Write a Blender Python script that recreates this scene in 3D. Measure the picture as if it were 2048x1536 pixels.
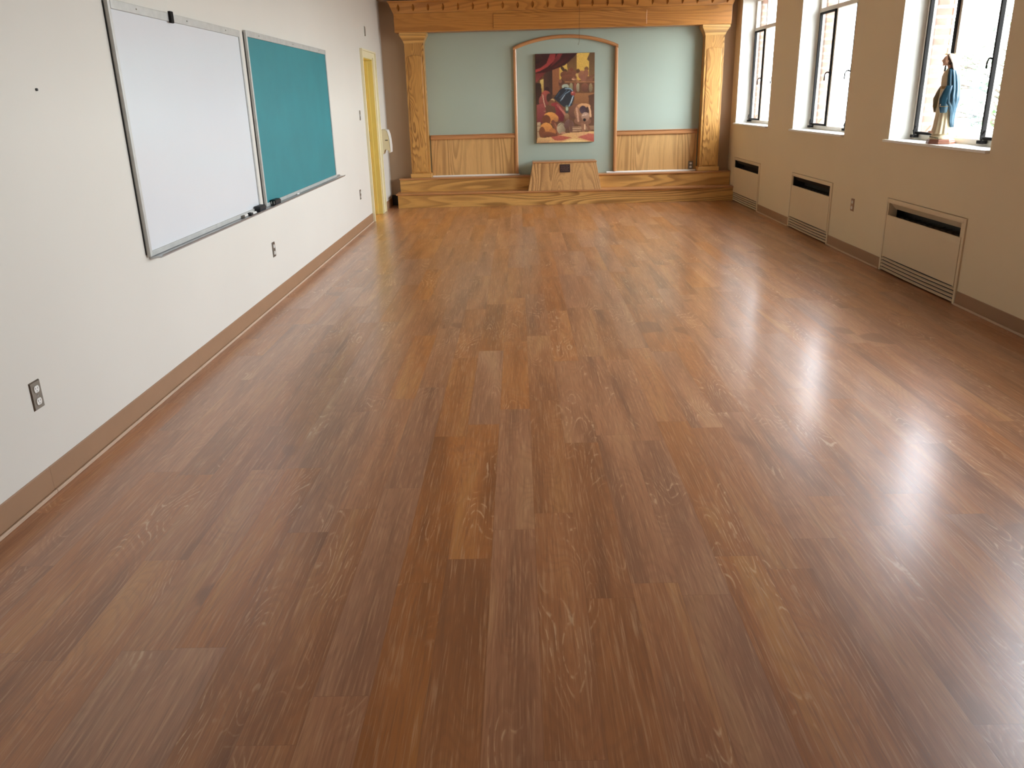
import bpy, bmesh, math, random
import numpy as np
from mathutils import Vector, Matrix
random.seed(7)
for o in list(bpy.data.objects): bpy.data.objects.remove(o)
S = bpy.context.scene
COL = S.collection

# ------------------------------------------------------------------ camera
cam_d = bpy.data.cameras.new('camera'); cam = bpy.data.objects.new('camera', cam_d); COL.objects.link(cam)
CR = Vector((0.9996808770808725, 0.006346037307283569, -0.024451417327260642))
CU = Vector((0.020980618788862974, 0.3305270100009641, 0.9435633043389611))
CF = Vector((-0.014069741790584034, 0.9437751975286897, -0.3302883874671182))
M = Matrix((CR, CU, -CF)).transposed().to_4x4()
M.translation = Vector((1.939, 0.0, 1.48))
cam.matrix_world = M
cam_d.sensor_width = 36; cam_d.lens = 36 * 1626.33 / 2048
cam_d.clip_start = 0.05; cam_d.clip_end = 300
S.camera = cam

# ------------------------------------------------------------------ world, exposure
S.view_settings.view_transform = 'Standard'; S.view_settings.look = 'None'
S.view_settings.gamma = 1; S.view_settings.use_curve_mapping = False
S.view_settings.exposure = 0.0
W_ = bpy.data.worlds.new('sky'); S.world = W_; W_.use_nodes = True
wn = W_.node_tree; bgn = wn.nodes['Background']
_tc = wn.nodes.new('ShaderNodeTexCoord'); _sp = wn.nodes.new('ShaderNodeSeparateXYZ'); _rp = wn.nodes.new('ShaderNodeValToRGB')
wn.links.new(_tc.outputs['Generated'], _sp.inputs[0]); wn.links.new(_sp.outputs[2], _rp.inputs[0]); wn.links.new(_rp.outputs[0], bgn.inputs[0])
_rp.color_ramp.elements[0].position = 0.0; _rp.color_ramp.elements[0].color = (0.90, 0.94, 0.99, 1)
_rp.color_ramp.elements[1].position = 0.6; _rp.color_ramp.elements[1].color = (0.92, 0.97, 1.10, 1)
SKY = 22.0
bgn.inputs[1].default_value = SKY

# room dimensions (metres)
W = 5.074; YB = 12.62; YF = -1.6; CZ = 2.83
WIN = [(10.73, 12.32), (8.20, 9.75), (5.64, 7.205), (3.08, 4.64)]
WZ0, WZ1 = 1.07, 2.72
for i, (a, b) in enumerate(WIN):            # sampling portals in the window openings
    L = bpy.data.lights.new('window_portal', 'AREA'); L.shape = 'RECTANGLE'
    L.size = WZ1 - WZ0; L.size_y = b - a
    L.cycles.is_portal = True
    lo = bpy.data.objects.new('window_portal', L); COL.objects.link(lo)
    lo.location = (W + 0.24, (a + b) / 2, (WZ0 + WZ1) / 2); lo.rotation_euler = (0, math.radians(90), 0)

# ------------------------------------------------------------------ node helpers
def srgb(r, g, b, a=1):
    f = lambda c: ((c / 255 + .055) / 1.055) ** 2.4 if c / 255 > .04045 else c / 255 / 12.92
    return (f(r), f(g), f(b), a)
class NT:
    def __init__(s, name):
        s.m = bpy.data.materials.new(name); s.m.use_nodes = True; s.t = s.m.node_tree
        s.p = s.t.nodes['Principled BSDF']; s.out = s.t.nodes['Material Output']
    def n(s, typ, ins=None, **kw):
        nd = s.t.nodes.new('ShaderNode' + typ)
        for k, v in kw.items(): setattr(nd, k, v)
        for k, v in (ins or {}).items():
            if isinstance(v, bpy.types.NodeSocket): s.t.links.new(v, nd.inputs[k])
            else: nd.inputs[k].default_value = v
        return nd
    def math(s, op, a, b=0.0, c=None):
        i = {0: a, 1: b}
        if c is not None: i[2] = c
        return s.n('Math', i, operation=op).outputs[0]
    def mix(s, f, a, b, mode='MIX'):
        nd = s.n('Mix', None, data_type='RGBA', blend_type=mode)
        for k, v in ((0, f), (6, a), (7, b)):
            if isinstance(v, bpy.types.NodeSocket): s.t.links.new(v, nd.inputs[k])
            else: nd.inputs[k].default_value = v
        return nd.outputs[2]
    def ramp(s, f, stops, interp='LINEAR'):
        nd = s.n('ValToRGB', {0: f}); cr = nd.color_ramp; cr.interpolation = interp
        while len(cr.elements) < len(stops): cr.elements.new(0.5)
        for e, (p, c) in zip(cr.elements, stops):
            e.position = p; e.color = c if len(c) == 4 else (*c, 1)
        return nd.outputs[0]
    def step(s, f, a, b):
        return s.n('MapRange', {0: f, 1: a, 2: b, 3: 0.0, 4: 1.0}, interpolation_type='SMOOTHSTEP').outputs[0]
    def noise(s, vec, scale, detail=2.0, rough=.5, dist=0.0):
        return s.n('TexNoise', {'Vector': vec, 'Scale': scale, 'Detail': detail, 'Roughness': rough, 'Distortion': dist}).outputs[0]
    def obj(s): return s.n('TexCoord').outputs['Object']
    def xyz(s, v):
        q = s.n('SeparateXYZ', {0: v}); return q.outputs[0], q.outputs[1], q.outputs[2]
    def vec(s, x, y, z): return s.n('CombineXYZ', {0: x, 1: y, 2: z}).outputs[0]
    def set(s, **kw):
        for k, v in kw.items():
            k = k.replace('_', ' ')
            if isinstance(v, bpy.types.NodeSocket): s.t.links.new(v, s.p.inputs[k])
            else: s.p.inputs[k].default_value = v
        return s
    def bump(s, h, strength=.3, dist=.002):
        s.t.links.new(s.n('Bump', {'Height': h, 'Strength': strength, 'Distance': dist}).outputs[0], s.p.inputs['Normal'])

def plain(name, col, rough=.5, metal=0., var=.04, scale=6., bump=0., bscale=120., spec=.5):
    """painted / moulded surface with slight tonal mottling and optional fine texture"""
    t = NT(name); o = t.obj()
    n = t.noise(o, scale, 3.0)
    lo = tuple(c * (1 - var) for c in col[:3]) + (1,); hi = tuple(min(1, c * (1 + var)) for c in col[:3]) + (1,)
    t.set(Base_Color=t.ramp(n, [(.3, lo), (.7, hi)]), Roughness=rough, Metallic=metal)
    t.p.inputs['Specular IOR Level'].default_value = spec
    if bump: t.bump(t.noise(o, bscale, 3.0), bump, .001)
    return t.m

def oak(name, axis, dark, mid, light, lines=13.0, stretch=.10, scale=3.2, rough=.38, off=0.0, fine=.5, coat=0.25):
    """varnished oak: contour lines of a stretched noise give cathedral grain along the axis"""
    t = NT(name); x, y, z = t.xyz(t.obj())
    c = [x, y, z]
    k = 'xyz'.index(axis)
    q = [t.math('ADD', v, off) for v in c]
    q[k] = t.math('MULTIPLY', q[k], stretch)
    P = t.vec(*q)
    big = t.noise(P, scale, 1.5, .4, .3)
    fr = t.math('FRACT', t.math('MULTIPLY', big, lines))
    line = t.math('MULTIPLY', t.step(fr, .25, .82), t.math('SUBTRACT', 1.0, t.step(fr, .86, 1.0)))
    patch = t.step(t.noise(P, scale * .8, 1.0), .38, .62)
    line = t.math('MULTIPLY', line, t.math('ADD', .35, t.math('MULTIPLY', patch, .65)))
    q2 = [t.math('ADD', v, off) for v in c]; q2[k] = t.math('MULTIPLY', q2[k], .03)
    fn = t.noise(t.vec(*q2), 170.0, 3.0, .6)
    tone = t.noise(P, scale * .55, 2.0)
    base = t.ramp(tone, [(.3, mid), (.7, light)])
    colr = t.mix(t.math('MULTIPLY', line, fine), base, dark)
    colr = t.mix(t.math('MULTIPLY', t.step(fn, .5, .72), .4 * fine + .1), colr, dark)
    t.set(Base_Color=colr, Roughness=rough)
    t.p.inputs['Coat Weight'].default_value = coat; t.p.inputs['Coat Roughness'].default_value = .2
    t.bump(fn, .08, .001)
    return t.m

# ------------------------------------------------------------------ materials
MAT = {}
def floor_material():
    t = NT('vinyl_wood_planks'); x, y, z = t.xyz(t.obj())
    pw, pl = .1512, 1.22
    xs = t.math('DIVIDE', t.math('SUBTRACT', x, 1.667), pw)
    col = t.math('FLOOR', xs); u = t.math('FRACT', xs)
    rnd = t.n('TexWhiteNoise', {'W': t.math('ADD', col, 31.7)}, noise_dimensions='1D').outputs[0]
    ys = t.math('ADD', t.math('DIVIDE', y, pl), t.math('MULTIPLY', rnd, 7.0))
    row = t.math('FLOOR', ys); v = t.math('FRACT', ys)
    wn_ = t.n('TexWhiteNoise', {'Vector': t.vec(col, row, 3.3)}, noise_dimensions='3D')
    r1, r2, r3 = [t.n('SeparateColor', {0: wn_.outputs[1]}).outputs[i] for i in range(3)]
    ox = t.math('MULTIPLY', r1, 37.0); oy = t.math('MULTIPLY', r2, 53.0)
    # stretched coordinates, shifted per plank
    X = t.math('ADD', x, ox); Y = t.math('ADD', y, oy)
    A = t.vec(X, t.math('MULTIPLY', Y, .10), r3); A2 = t.vec(X, t.math('MULTIPLY', Y, .22), r3)
    B = t.vec(X, t.math('MULTIPLY', Y, .032), r3)
    band = t.noise(t.vec(X, t.math('MULTIPLY', Y, .085), r3), 9.5, 2.0, .45, .5)                     # broad heart/sap wood bands
    fine = t.noise(B, 150.0, 3.0, .65)                        # pores
    rings = t.noise(A2, 7.0, 1.0, .35, .15)
    fr = t.math('FRACT', t.math('MULTIPLY', rings, 20.0))
    ln = t.math('MULTIPLY', t.step(fr, 0.0, .10), t.math('SUBTRACT', 1.0, t.step(fr, .12, .30)))
    where = t.step(t.noise(t.vec(X, t.math('MULTIPLY', Y, .35), r2), 4.5, 1.0), .54, .68)
    brk = t.step(t.noise(t.vec(X, t.math('MULTIPLY', Y, .35), r2), 60.0, 2.0), .42, .6)
    ln = t.math('MULTIPLY', t.math('MULTIPLY', ln, where), brk)
    base = t.ramp(band, [(.22, FL[0]), (.40, FL[1]), (.56, FL[2]), (.74, FL[3])])
    hs = t.n('HueSaturation', {'Hue': .5, 'Saturation': t.math('ADD', .92, t.math('MULTIPLY', r3, .2)),
              'Value': t.math('ADD', .93, t.math('MULTIPLY', r1, .15)), 'Fac': 1.0, 'Color': base}).outputs[0]
    c1 = t.mix(t.math('MULTIPLY', t.step(fine, .50, .70), .55), hs, FL[4])      # light pores
    c1 = t.mix(t.math('MULTIPLY', t.step(fine, .48, .30), .50), c1, FL[0])
    frd = t.math('MULTIPLY', t.step(fr, .35, .7), t.math('SUBTRACT', 1.0, t.step(fr, .8, 1.0)))
    c1 = t.mix(t.math('MULTIPLY', frd, .16), c1, FL[0])
    c2 = t.mix(t.math('MULTIPLY', ln, .60), c1, FL[5])
    knot = t.step(t.noise(t.vec(X, t.math('MULTIPLY', Y, .7), r1), 3.4, 0.0), .785, .83)
    c2 = t.mix(t.math('MULTIPLY', knot, .6), c2, FL[0])
    # plank joints
    eu = t.math('MINIMUM', u, t.math('SUBTRACT', 1.0, u)); ev = t.math('MULTIPLY', t.math('MINIMUM', v, t.math('SUBTRACT', 1.0, v)), pl / pw)
    e = t.math('MINIMUM', eu, ev)
    gap = t.math('SUBTRACT', 1.0, t.step(e, .003, .014))
    c3 = t.mix(t.math('MULTIPLY', gap, .35), c2, FL[0])
    rn = t.noise(t.vec(x, y, 0.0), 2.2, 3.0)
    t.set(Base_Color=c3, Roughness=t.math('ADD', FR, t.math('MULTIPLY', t.math('ADD', rn, fine), .06)))
    t.p.inputs['Specular IOR Level'].default_value = FSPEC; t.p.inputs['Coat Weight'].default_value = .6; t.p.inputs['Coat Roughness'].default_value = .21; t.p.inputs['Coat IOR'].default_value = 1.5
    h = t.math('SUBTRACT', t.math('ADD', t.math('MULTIPLY', fine, .5), t.math('MULTIPLY', ln, -.3)), t.math('MULTIPLY', gap, .8))
    t.bump(h, .10, .001)
    return t.m
FL = [srgb(132, 84, 52), srgb(162, 106, 66), srgb(178, 119, 76), srgb(192, 138, 88), srgb(208, 162, 120), srgb(228, 192, 152)]
FR = .30; FSPEC = .8
MAT['floor'] = floor_material()
MAT['wall'] = plain('painted_wall_offwhite', srgb(221, 216, 206), .6, var=.015, scale=1.3, bump=.05, bscale=260)
MAT['wall_bounce_tint'] = plain('painted_wall_warm_bounce', srgb(230, 212, 178), .6, var=.02, scale=1.3, bump=.05, bscale=260)  # same paint as the left wall, warm floor bounce put into its colour
MAT['taupe'] = plain('painted_wall_taupe', srgb(176, 150, 122), .65, var=.02, scale=1.5, bump=.05, bscale=260)
MAT['sage'] = plain('painted_wall_sage', srgb(168, 182, 168), .6, var=.015, scale=1.5, bump=.05, bscale=260)
MAT['ceiling'] = plain('painted_ceiling', srgb(186, 164, 142), .8, var=.02)
MAT['reveal'] = plain('painted_window_reveal', srgb(240, 238, 230), .5, var=.01)
MAT['base_tan'] = plain('vinyl_cove_base_tan', srgb(158, 122, 92), .45, var=.03)
MAT['base_black'] = plain('vinyl_cove_base_black', srgb(28, 22, 20), .45, var=.05)
MAT['shoe'] = plain('caulk_line', srgb(196, 168, 142), .6, var=.04)
MAT['alu'] = plain('aluminium', srgb(190, 192, 194), .35, .85, var=.05, scale=30)
MAT['alu_dull'] = plain('aluminium_dull', srgb(196, 196, 192), .45, .35, var=.07, scale=18)
MAT['board_white'] = plain('whiteboard_enamel', srgb(226, 230, 234), .16, var=.008, scale=2)
MAT['board_green'] = plain('teal_board_surface', srgb(40, 130, 138), .5, var=.06, scale=3, bump=.12, bscale=400)
MAT['black'] = plain('black_plastic', srgb(26, 26, 28), .5, var=.06)
MAT['black_felt'] = plain('black_felt', srgb(44, 44, 48), .9, var=.12, scale=60, bump=.3, bscale=300)
MAT['white_pl'] = plain('white_plastic', srgb(236, 234, 228), .35, var=.01)
MAT['cream_pl'] = plain('cream_plastic', srgb(226, 214, 176), .4, var=.02)
MAT['steel'] = plain('brushed_steel_plate', srgb(132, 126, 116), .38, .8, var=.08, scale=40)
MAT['steel_dark'] = plain('dark_window_steel', srgb(34, 32, 31), .8, 0, var=.06, spec=.15)
MAT['frame_white'] = plain('painted_window_frame', srgb(222, 214, 200), .45, var=.02)
MAT['heater'] = plain('heater_enamel_cream', srgb(222, 204, 172), .4, var=.015, scale=3)
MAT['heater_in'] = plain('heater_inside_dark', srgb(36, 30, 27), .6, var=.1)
MAT['fin'] = plain('heater_fin_metal', srgb(128, 122, 114), .4, .7)
MAT['bronze'] = plain('dark_bronze_plaque', srgb(62, 46, 44), .45, .5, var=.1, scale=40)
MAT['bronze_l'] = plain('bronze_letters', srgb(128, 104, 92), .4, .5)
MAT['yellow'] = plain('painted_jamb_yellow', srgb(214, 200, 122), .45, var=.02)
MAT['casing'] = plain('painted_casing_cream', srgb(232, 222, 184), .45, var=.02)
MAT['hall'] = plain('hall_wall_yellow', srgb(232, 214, 140), .6, var=.03)
MAT['cord'] = plain('dark_cord', srgb(96, 70, 44), .7)
MAT['chalk'] = plain('white_chalk', srgb(240, 240, 238), .9)
OD, OM, OL = srgb(112, 64, 18), srgb(192, 138, 66), srgb(214, 162, 88)
MAT['oak_x'] = oak('oak_grain_sideways', 'x', OD, srgb(206, 154, 82), srgb(224, 176, 104), lines=20, fine=.6)
MAT['oak_z'] = oak('oak_grain_upright', 'z', OD, OM, OL, lines=26, scale=4.0, stretch=.20, fine=.7)
MAT['oak_z2'] = oak('oak_grain_upright_panel', 'z', OD, srgb(204, 158, 96), srgb(222, 180, 120), lines=20, scale=2.6, stretch=.12, off=4.2, fine=.45)
MAT['oak_panel'] = oak('oak_grain_raised_panel', 'z', OD, OM, OL, lines=24, scale=5.0, stretch=.22, off=6.1, fine=.7)
MAT['oak_ped'] = oak('oak_grain_pedestal', 'z', srgb(112, 66, 28), srgb(196, 148, 92), srgb(214, 168, 110), lines=22, scale=2.6, stretch=.22, off=8.8, fine=.62)
MAT['oak_frz'] = oak('oak_grain_frieze', 'x', srgb(122, 66, 18), srgb(184, 120, 50), srgb(204, 144, 70), lines=18, stretch=.12, off=2.0, fine=.5)
MAT['oak_trim'] = oak('oak_red_trim', 'x', srgb(120, 70, 34), srgb(182, 126, 78), srgb(200, 146, 96), lines=6, off=1.0, fine=.3)
MAT['oak_trim_z'] = oak('oak_red_trim_upright', 'z', srgb(120, 70, 34), srgb(186, 130, 80), srgb(204, 150, 98), lines=6, off=1.0, fine=.3)
def brick_mat():
    t = NT('outside_brick'); x, y, z = t.xyz(t.obj())
    b = t.n('TexBrick', {'Vector': t.vec(t.math('ADD', x, y), z, 0.0), 'Color1': srgb(128, 84, 66), 'Color2': srgb(158, 112, 88), 'Mortar': srgb(176, 164, 150), 'Scale': 1.0, 'Mortar Size': .012, 'Brick Width': .22, 'Row Height': .075})
    t.set(Base_Color=b.outputs[0], Roughness=.85); t.bump(b.outputs[1], -.4, .004); return t.m
MAT['brick'] = brick_mat()
def glass_mat():
    t = NT('window_glass'); tr = t.n('BsdfTransparent', {0: (.96, .98, .97, 1)}); gl = t.n('BsdfGlossy', {0: (1, 1, 1, 1), 'Roughness': .02})
    fz = t.n('LayerWeight', {0: .12}).outputs['Fresnel']
    mx = t.n('MixShader', {0: t.math('MULTIPLY', fz, .6), 1: tr.outputs[0], 2: gl.outputs[0]})
    t.t.links.new(mx.outputs[0], t.out.inputs[0]); return t.m
MAT['glass'] = glass_mat()
def leaf_mat():
    t = NT('tree_leaves'); n = t.noise(t.obj(), 1.5, 2.0)
    c = t.ramp(n, [(.3, srgb(40, 78, 36)), (.7, srgb(84, 122, 60))])
    t.set(Base_Color=c, Roughness=.6); return t.m
MAT['leaf'] = leaf_mat()
MAT['bark'] = plain('tree_bark', srgb(96, 84, 72), .9, var=.2, scale=12)
MAT['ground_dim'] = plain('outside_ground_dim', srgb(98, 94, 88), .9, var=.2, scale=1.0)  # made-up dim ground tone, cuts light bounced up through the windows

# ------------------------------------------------------------------ mesh helpers
class MB:
    def __init__(s): s.v = []; s.f = []
    def add(s, vs, fs):
        n = len(s.v); s.v += [tuple(p) for p in vs]; s.f += [tuple(n + i for i in f) for f in fs]; return s
    def box(s, x0, x1, y0, y1, z0, z1):
        return s.add([(x, y, z) for z in (z0, z1) for y in (y0, y1) for x in (x0, x1)],
                     [(0, 2, 3, 1), (4, 5, 7, 6), (0, 1, 5, 4), (2, 6, 7, 3), (0, 4, 6, 2), (1, 3, 7, 5)])
    def prism(s, poly, axis, a, b):
        """poly: list of 2D points in the two other axes (x,y,z order); extruded a..b along axis"""
        n = len(poly)
        def P(p, t): return {'x': (t, p[0], p[1]), 'y': (p[0], t, p[1]), 'z': (p[0], p[1], t)}[axis]
        vs = [P(p, a) for p in poly] + [P(p, b) for p in poly]
        fs = [tuple(range(n)), tuple(range(2 * n - 1, n - 1, -1))] + [(i, i + n, (i + 1) % n + n, (i + 1) % n) for i in range(n)]
        return s.add(vs, fs)
    def tube(s, pts, r, n=8, caps=True):
        pts = [Vector(p) for p in pts]; rs = r if isinstance(r, (list, tuple)) else [r] * len(pts)
        vs = []; up = Vector((.13, .31, .94)).normalized()
        for i, p in enumerate(pts):
            d = (pts[min(i + 1, len(pts) - 1)] - pts[max(i - 1, 0)]).normalized()
            a = d.cross(up)
            if a.length < .05: a = d.cross(Vector((1, 0, 0)))
            a.normalize(); b = d.cross(a)
            for k in range(n):
                t = 2 * math.pi * k / n; vs.append(p + (a * math.cos(t) + b * math.sin(t)) * rs[i])
        fs = [(i * n + k, i * n + (k + 1) % n, (i + 1) * n + (k + 1) % n, (i + 1) * n + k) for i in range(len(pts) - 1) for k in range(n)]
        if caps: fs += [tuple(range(n - 1, -1, -1)), tuple((len(pts) - 1) * n + k for k in range(n))]
        return s.add(vs, fs)
    def loft(s, rings, caps=True):
        n = len(rings[0]); vs = [p for r in rings for p in r]
        fs = [(i * n + k, i * n + (k + 1) % n, (i + 1) * n + (k + 1) % n, (i + 1) * n + k) for i in range(len(rings) - 1) for k in range(n)]
        if caps: fs += [tuple(range(n - 1, -1, -1)), tuple((len(rings) - 1) * n + k for k in range(n))]
        return s.add(vs, fs)
    def ell(s, c, r, nu=20, nv=14, fn=None):
        rings = []
        for j in range(1, nv):
            ph = math.pi * j / nv; ring = []
            for i in range(nu):
                th = 2 * math.pi * i / nu
                d = Vector((math.sin(ph) * math.cos(th), math.sin(ph) * math.sin(th), -math.cos(ph)))
                k = fn(d) if fn else 1.0
                ring.append((c[0] + d.x * r[0] * k, c[1] + d.y * r[1] * k, c[2] + d.z * r[2] * k))
            rings.append(ring)
        return s.loft(rings)
    def build(s, name, mat, parent=None, bevel=0, smooth=False, recalc=True, loc=None):
        me = bpy.data.meshes.new(name)
        off = Vector((0, 0, 0))
        if parent is not None:
            off = world_loc(parent)
        if loc is not None: off = Vector(loc)
        me.from_pydata([tuple(Vector(p) - off) for p in s.v], [], s.f)
        if recalc:
            b = bmesh.new(); b.from_mesh(me); bmesh.ops.recalc_face_normals(b, faces=b.faces); b.to_mesh(me); b.free()
        for m_ in (mat if isinstance(mat, (list, tuple)) else [mat]): me.materials.append(m_)
        o = bpy.data.objects.new(name, me); COL.objects.link(o)
        if parent is not None: o.parent = parent
        if loc is not None: o.location = off - (world_loc(parent) if parent is not None else Vector((0, 0, 0)))
        if smooth:
            for p in me.polygons: p.use_smooth = True
        if bevel:
            md = o.modifiers.new('bevel', 'BEVEL'); md.width = bevel; md.segments = 2; md.limit_method = 'ANGLE'; md.angle_limit = math.radians(35)
        return o
def world_loc(o):
    l = Vector(o.location)
    while o.parent is not None: o = o.parent; l += Vector(o.location)
    return l
def tag(o, label=None, cat=None, group=None, kind=None):
    if label: o['label'] = label
    if cat: o['category'] = cat
    if group: o['group'] = group
    if kind: o['kind'] = kind
    return o
def thing(name, loc, label=None, cat=None, group=None, kind=None):
    o = bpy.data.objects.new(name, None); COL.objects.link(o); o.location = loc; o.empty_display_size = .1
    return tag(o, label, cat, group, kind)
def copy_tree(o, parent=None):
    c = o.copy(); COL.objects.link(c)
    if parent is not None: c.parent = parent
    for ch in list(o.children): copy_tree(ch, c)
    return c
def cells(y0, y1, z0, z1, holes, x0, x1, mb):
    """a wall slab x0..x1 with rectangular holes (ya, yb, za, zb), as a grid of boxes sharing their outline"""
    ys = sorted({y0, y1, *[h[0] for h in holes], *[h[1] for h in holes]})
    zs = sorted({z0, z1, *[h[2] for h in holes], *[h[3] for h in holes]})
    ys = [v for v in ys if y0 <= v <= y1]; zs = [v for v in zs if z0 <= v <= z1]
    solid = {}
    for i in range(len(ys) - 1):
        for k in range(len(zs) - 1):
            cy, cz = (ys[i] + ys[i + 1]) / 2, (zs[k] + zs[k + 1]) / 2
            solid[i, k] = not any(h[0] < cy < h[1] and h[2] < cz < h[3] for h in holes)
    reveal = []
    for (i, k), ok in solid.items():
        if not ok: continue
        a, b, c, d = ys[i], ys[i + 1], zs[k], zs[k + 1]
        mb.add([(x0, a, c), (x0, b, c), (x0, b, d), (x0, a, d)], [(0, 1, 2, 3)])
        mb.add([(x1, a, c), (x1, b, c), (x1, b, d), (x1, a, d)], [(3, 2, 1, 0)])
        for (di, dk, q) in ((-1, 0, [(x0, a, c), (x1, a, c), (x1, a, d), (x0, a, d)]), (1, 0, [(x0, b, c), (x0, b, d), (x1, b, d), (x1, b, c)]),
                            (0, -1, [(x0, a, c), (x0, b, c), (x1, b, c), (x1, a, c)]), (0, 1, [(x0, a, d), (x1, a, d), (x1, b, d), (x0, b, d)])):
            if not solid.get((i + di, k + dk), False):
                inner = (i + di, k + dk) in solid
                mb.add(q, [(0, 1, 2, 3)])
                if inner: reveal.append(len(mb.f) - 1)
    return reveal

# ------------------------------------------------------------------ room shell
tag(MB().box(-.13, W + .22, YF, YB + .02, -.12, 0).build('floor', MAT['floor']), kind='structure')
tag(MB().box(-.13, W + .25, YF, YB + .1, CZ, CZ + .12).build('ceiling', MAT['ceiling']), kind='structure')
mb = MB(); HE = [(5.77, 7.07), (8.34, 9.62), (10.91, 12.25)]
holes = [(a, b, WZ0, WZ1) for a, b in WIN] + [(a, b, -.02, .615) for a, b in HE]
rv = cells(YF, YB, -.02, CZ, holes, W, W + .22, mb)
o = mb.build('wall_right', [MAT['wall_bounce_tint'], MAT['reveal']], recalc=False)
for i in rv: o.data.polygons[i].material_index = 1
tag(o, kind='structure')
mb = MB(); cells(YF - .5, YB + .5, -3.2, 3.4, [(a, b, WZ0 - .04, WZ1) for a, b in WIN], W + .27, W + .40, mb)
tag(mb.build('wall_outside', MAT['brick'], recalc=False), kind='structure')
DY0, DY1, DZ = 10.95, 11.63, 2.035
mb = MB(); cells(YF, YB, -.02, CZ, [(DY0, DY1, -.02, DZ)], -.13, 0, mb)
tag(mb.build('wall_left', MAT['wall'], recalc=False), kind='structure')
# back wall: taupe with the sage field between the pilasters
mb = MB()
for x0, x1, z0, z1 in ((-.13, .48, -.02, CZ), (.48, 4.76, -.02, .3), (.48, 4.76, .3, 2.5), (.48, 4.76, 2.5, CZ), (4.76, W + .22, -.02, CZ)):
    mb.box(x0, x1, YB, YB + .1, z0, z1)
o = mb.build('wall_back', [MAT['taupe'], MAT['sage']])
for p in o.data.polygons:
    if 12 <= p.index < 18: p.material_index = 1
tag(o, kind='structure')
tag(MB().box(-.13, W + .22, YF - .1, YF, -.02, CZ).build('wall_front', MAT['wall_bounce_tint']), kind='structure')

# baseboards: vinyl cove base with a curved toe
def base_piece(mb, x, sgn, y0, y1, h):
    prof = [(0, 0), (.0075, 0), (.0055, .010), (.005, h - .004), (.002, h), (0, h)]
    mb.prism([(x + sgn * a, b) for a, b in prof], 'y', y0, y1)
mb = MB()
for a, b in ((YF, 2.9970), (2.998, 4.62), (4.621, 10.83), (11.885, YB)): base_piece(mb, 0, 1, a, b, .115)
o = mb.build('baseboard_left', MAT['base_tan'], smooth=False); tag(o, kind='structure')
for a, b in ((YF, 2.9970), (2.998, 4.62), (4.621, 10.83)): MB().box(.0075, .0175, a, b, 0, .016).build('shoe_bead', MAT['shoe'], o, bevel=.003)
mb = MB(); rb = [(YF, HE[0][0] - .005), (HE[0][1] + .005, HE[1][0] - .005), (HE[1][1] + .005, HE[2][0] - .005)]
for a, b in rb: base_piece(mb, W, -1, a, b, .1)
o = mb.build('baseboard_right', MAT['base_tan']); tag(o, kind='structure')
for a, b in rb: MB().box(W - .0185, W - .0075, a, b, 0, .016).build('shoe_bead', MAT['shoe'], o, bevel=.003)
o = MB().box(.006, .17, YB - .012, YB, 0, .15).build('baseboard_back', MAT['base_black']); tag(o, kind='structure')

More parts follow.
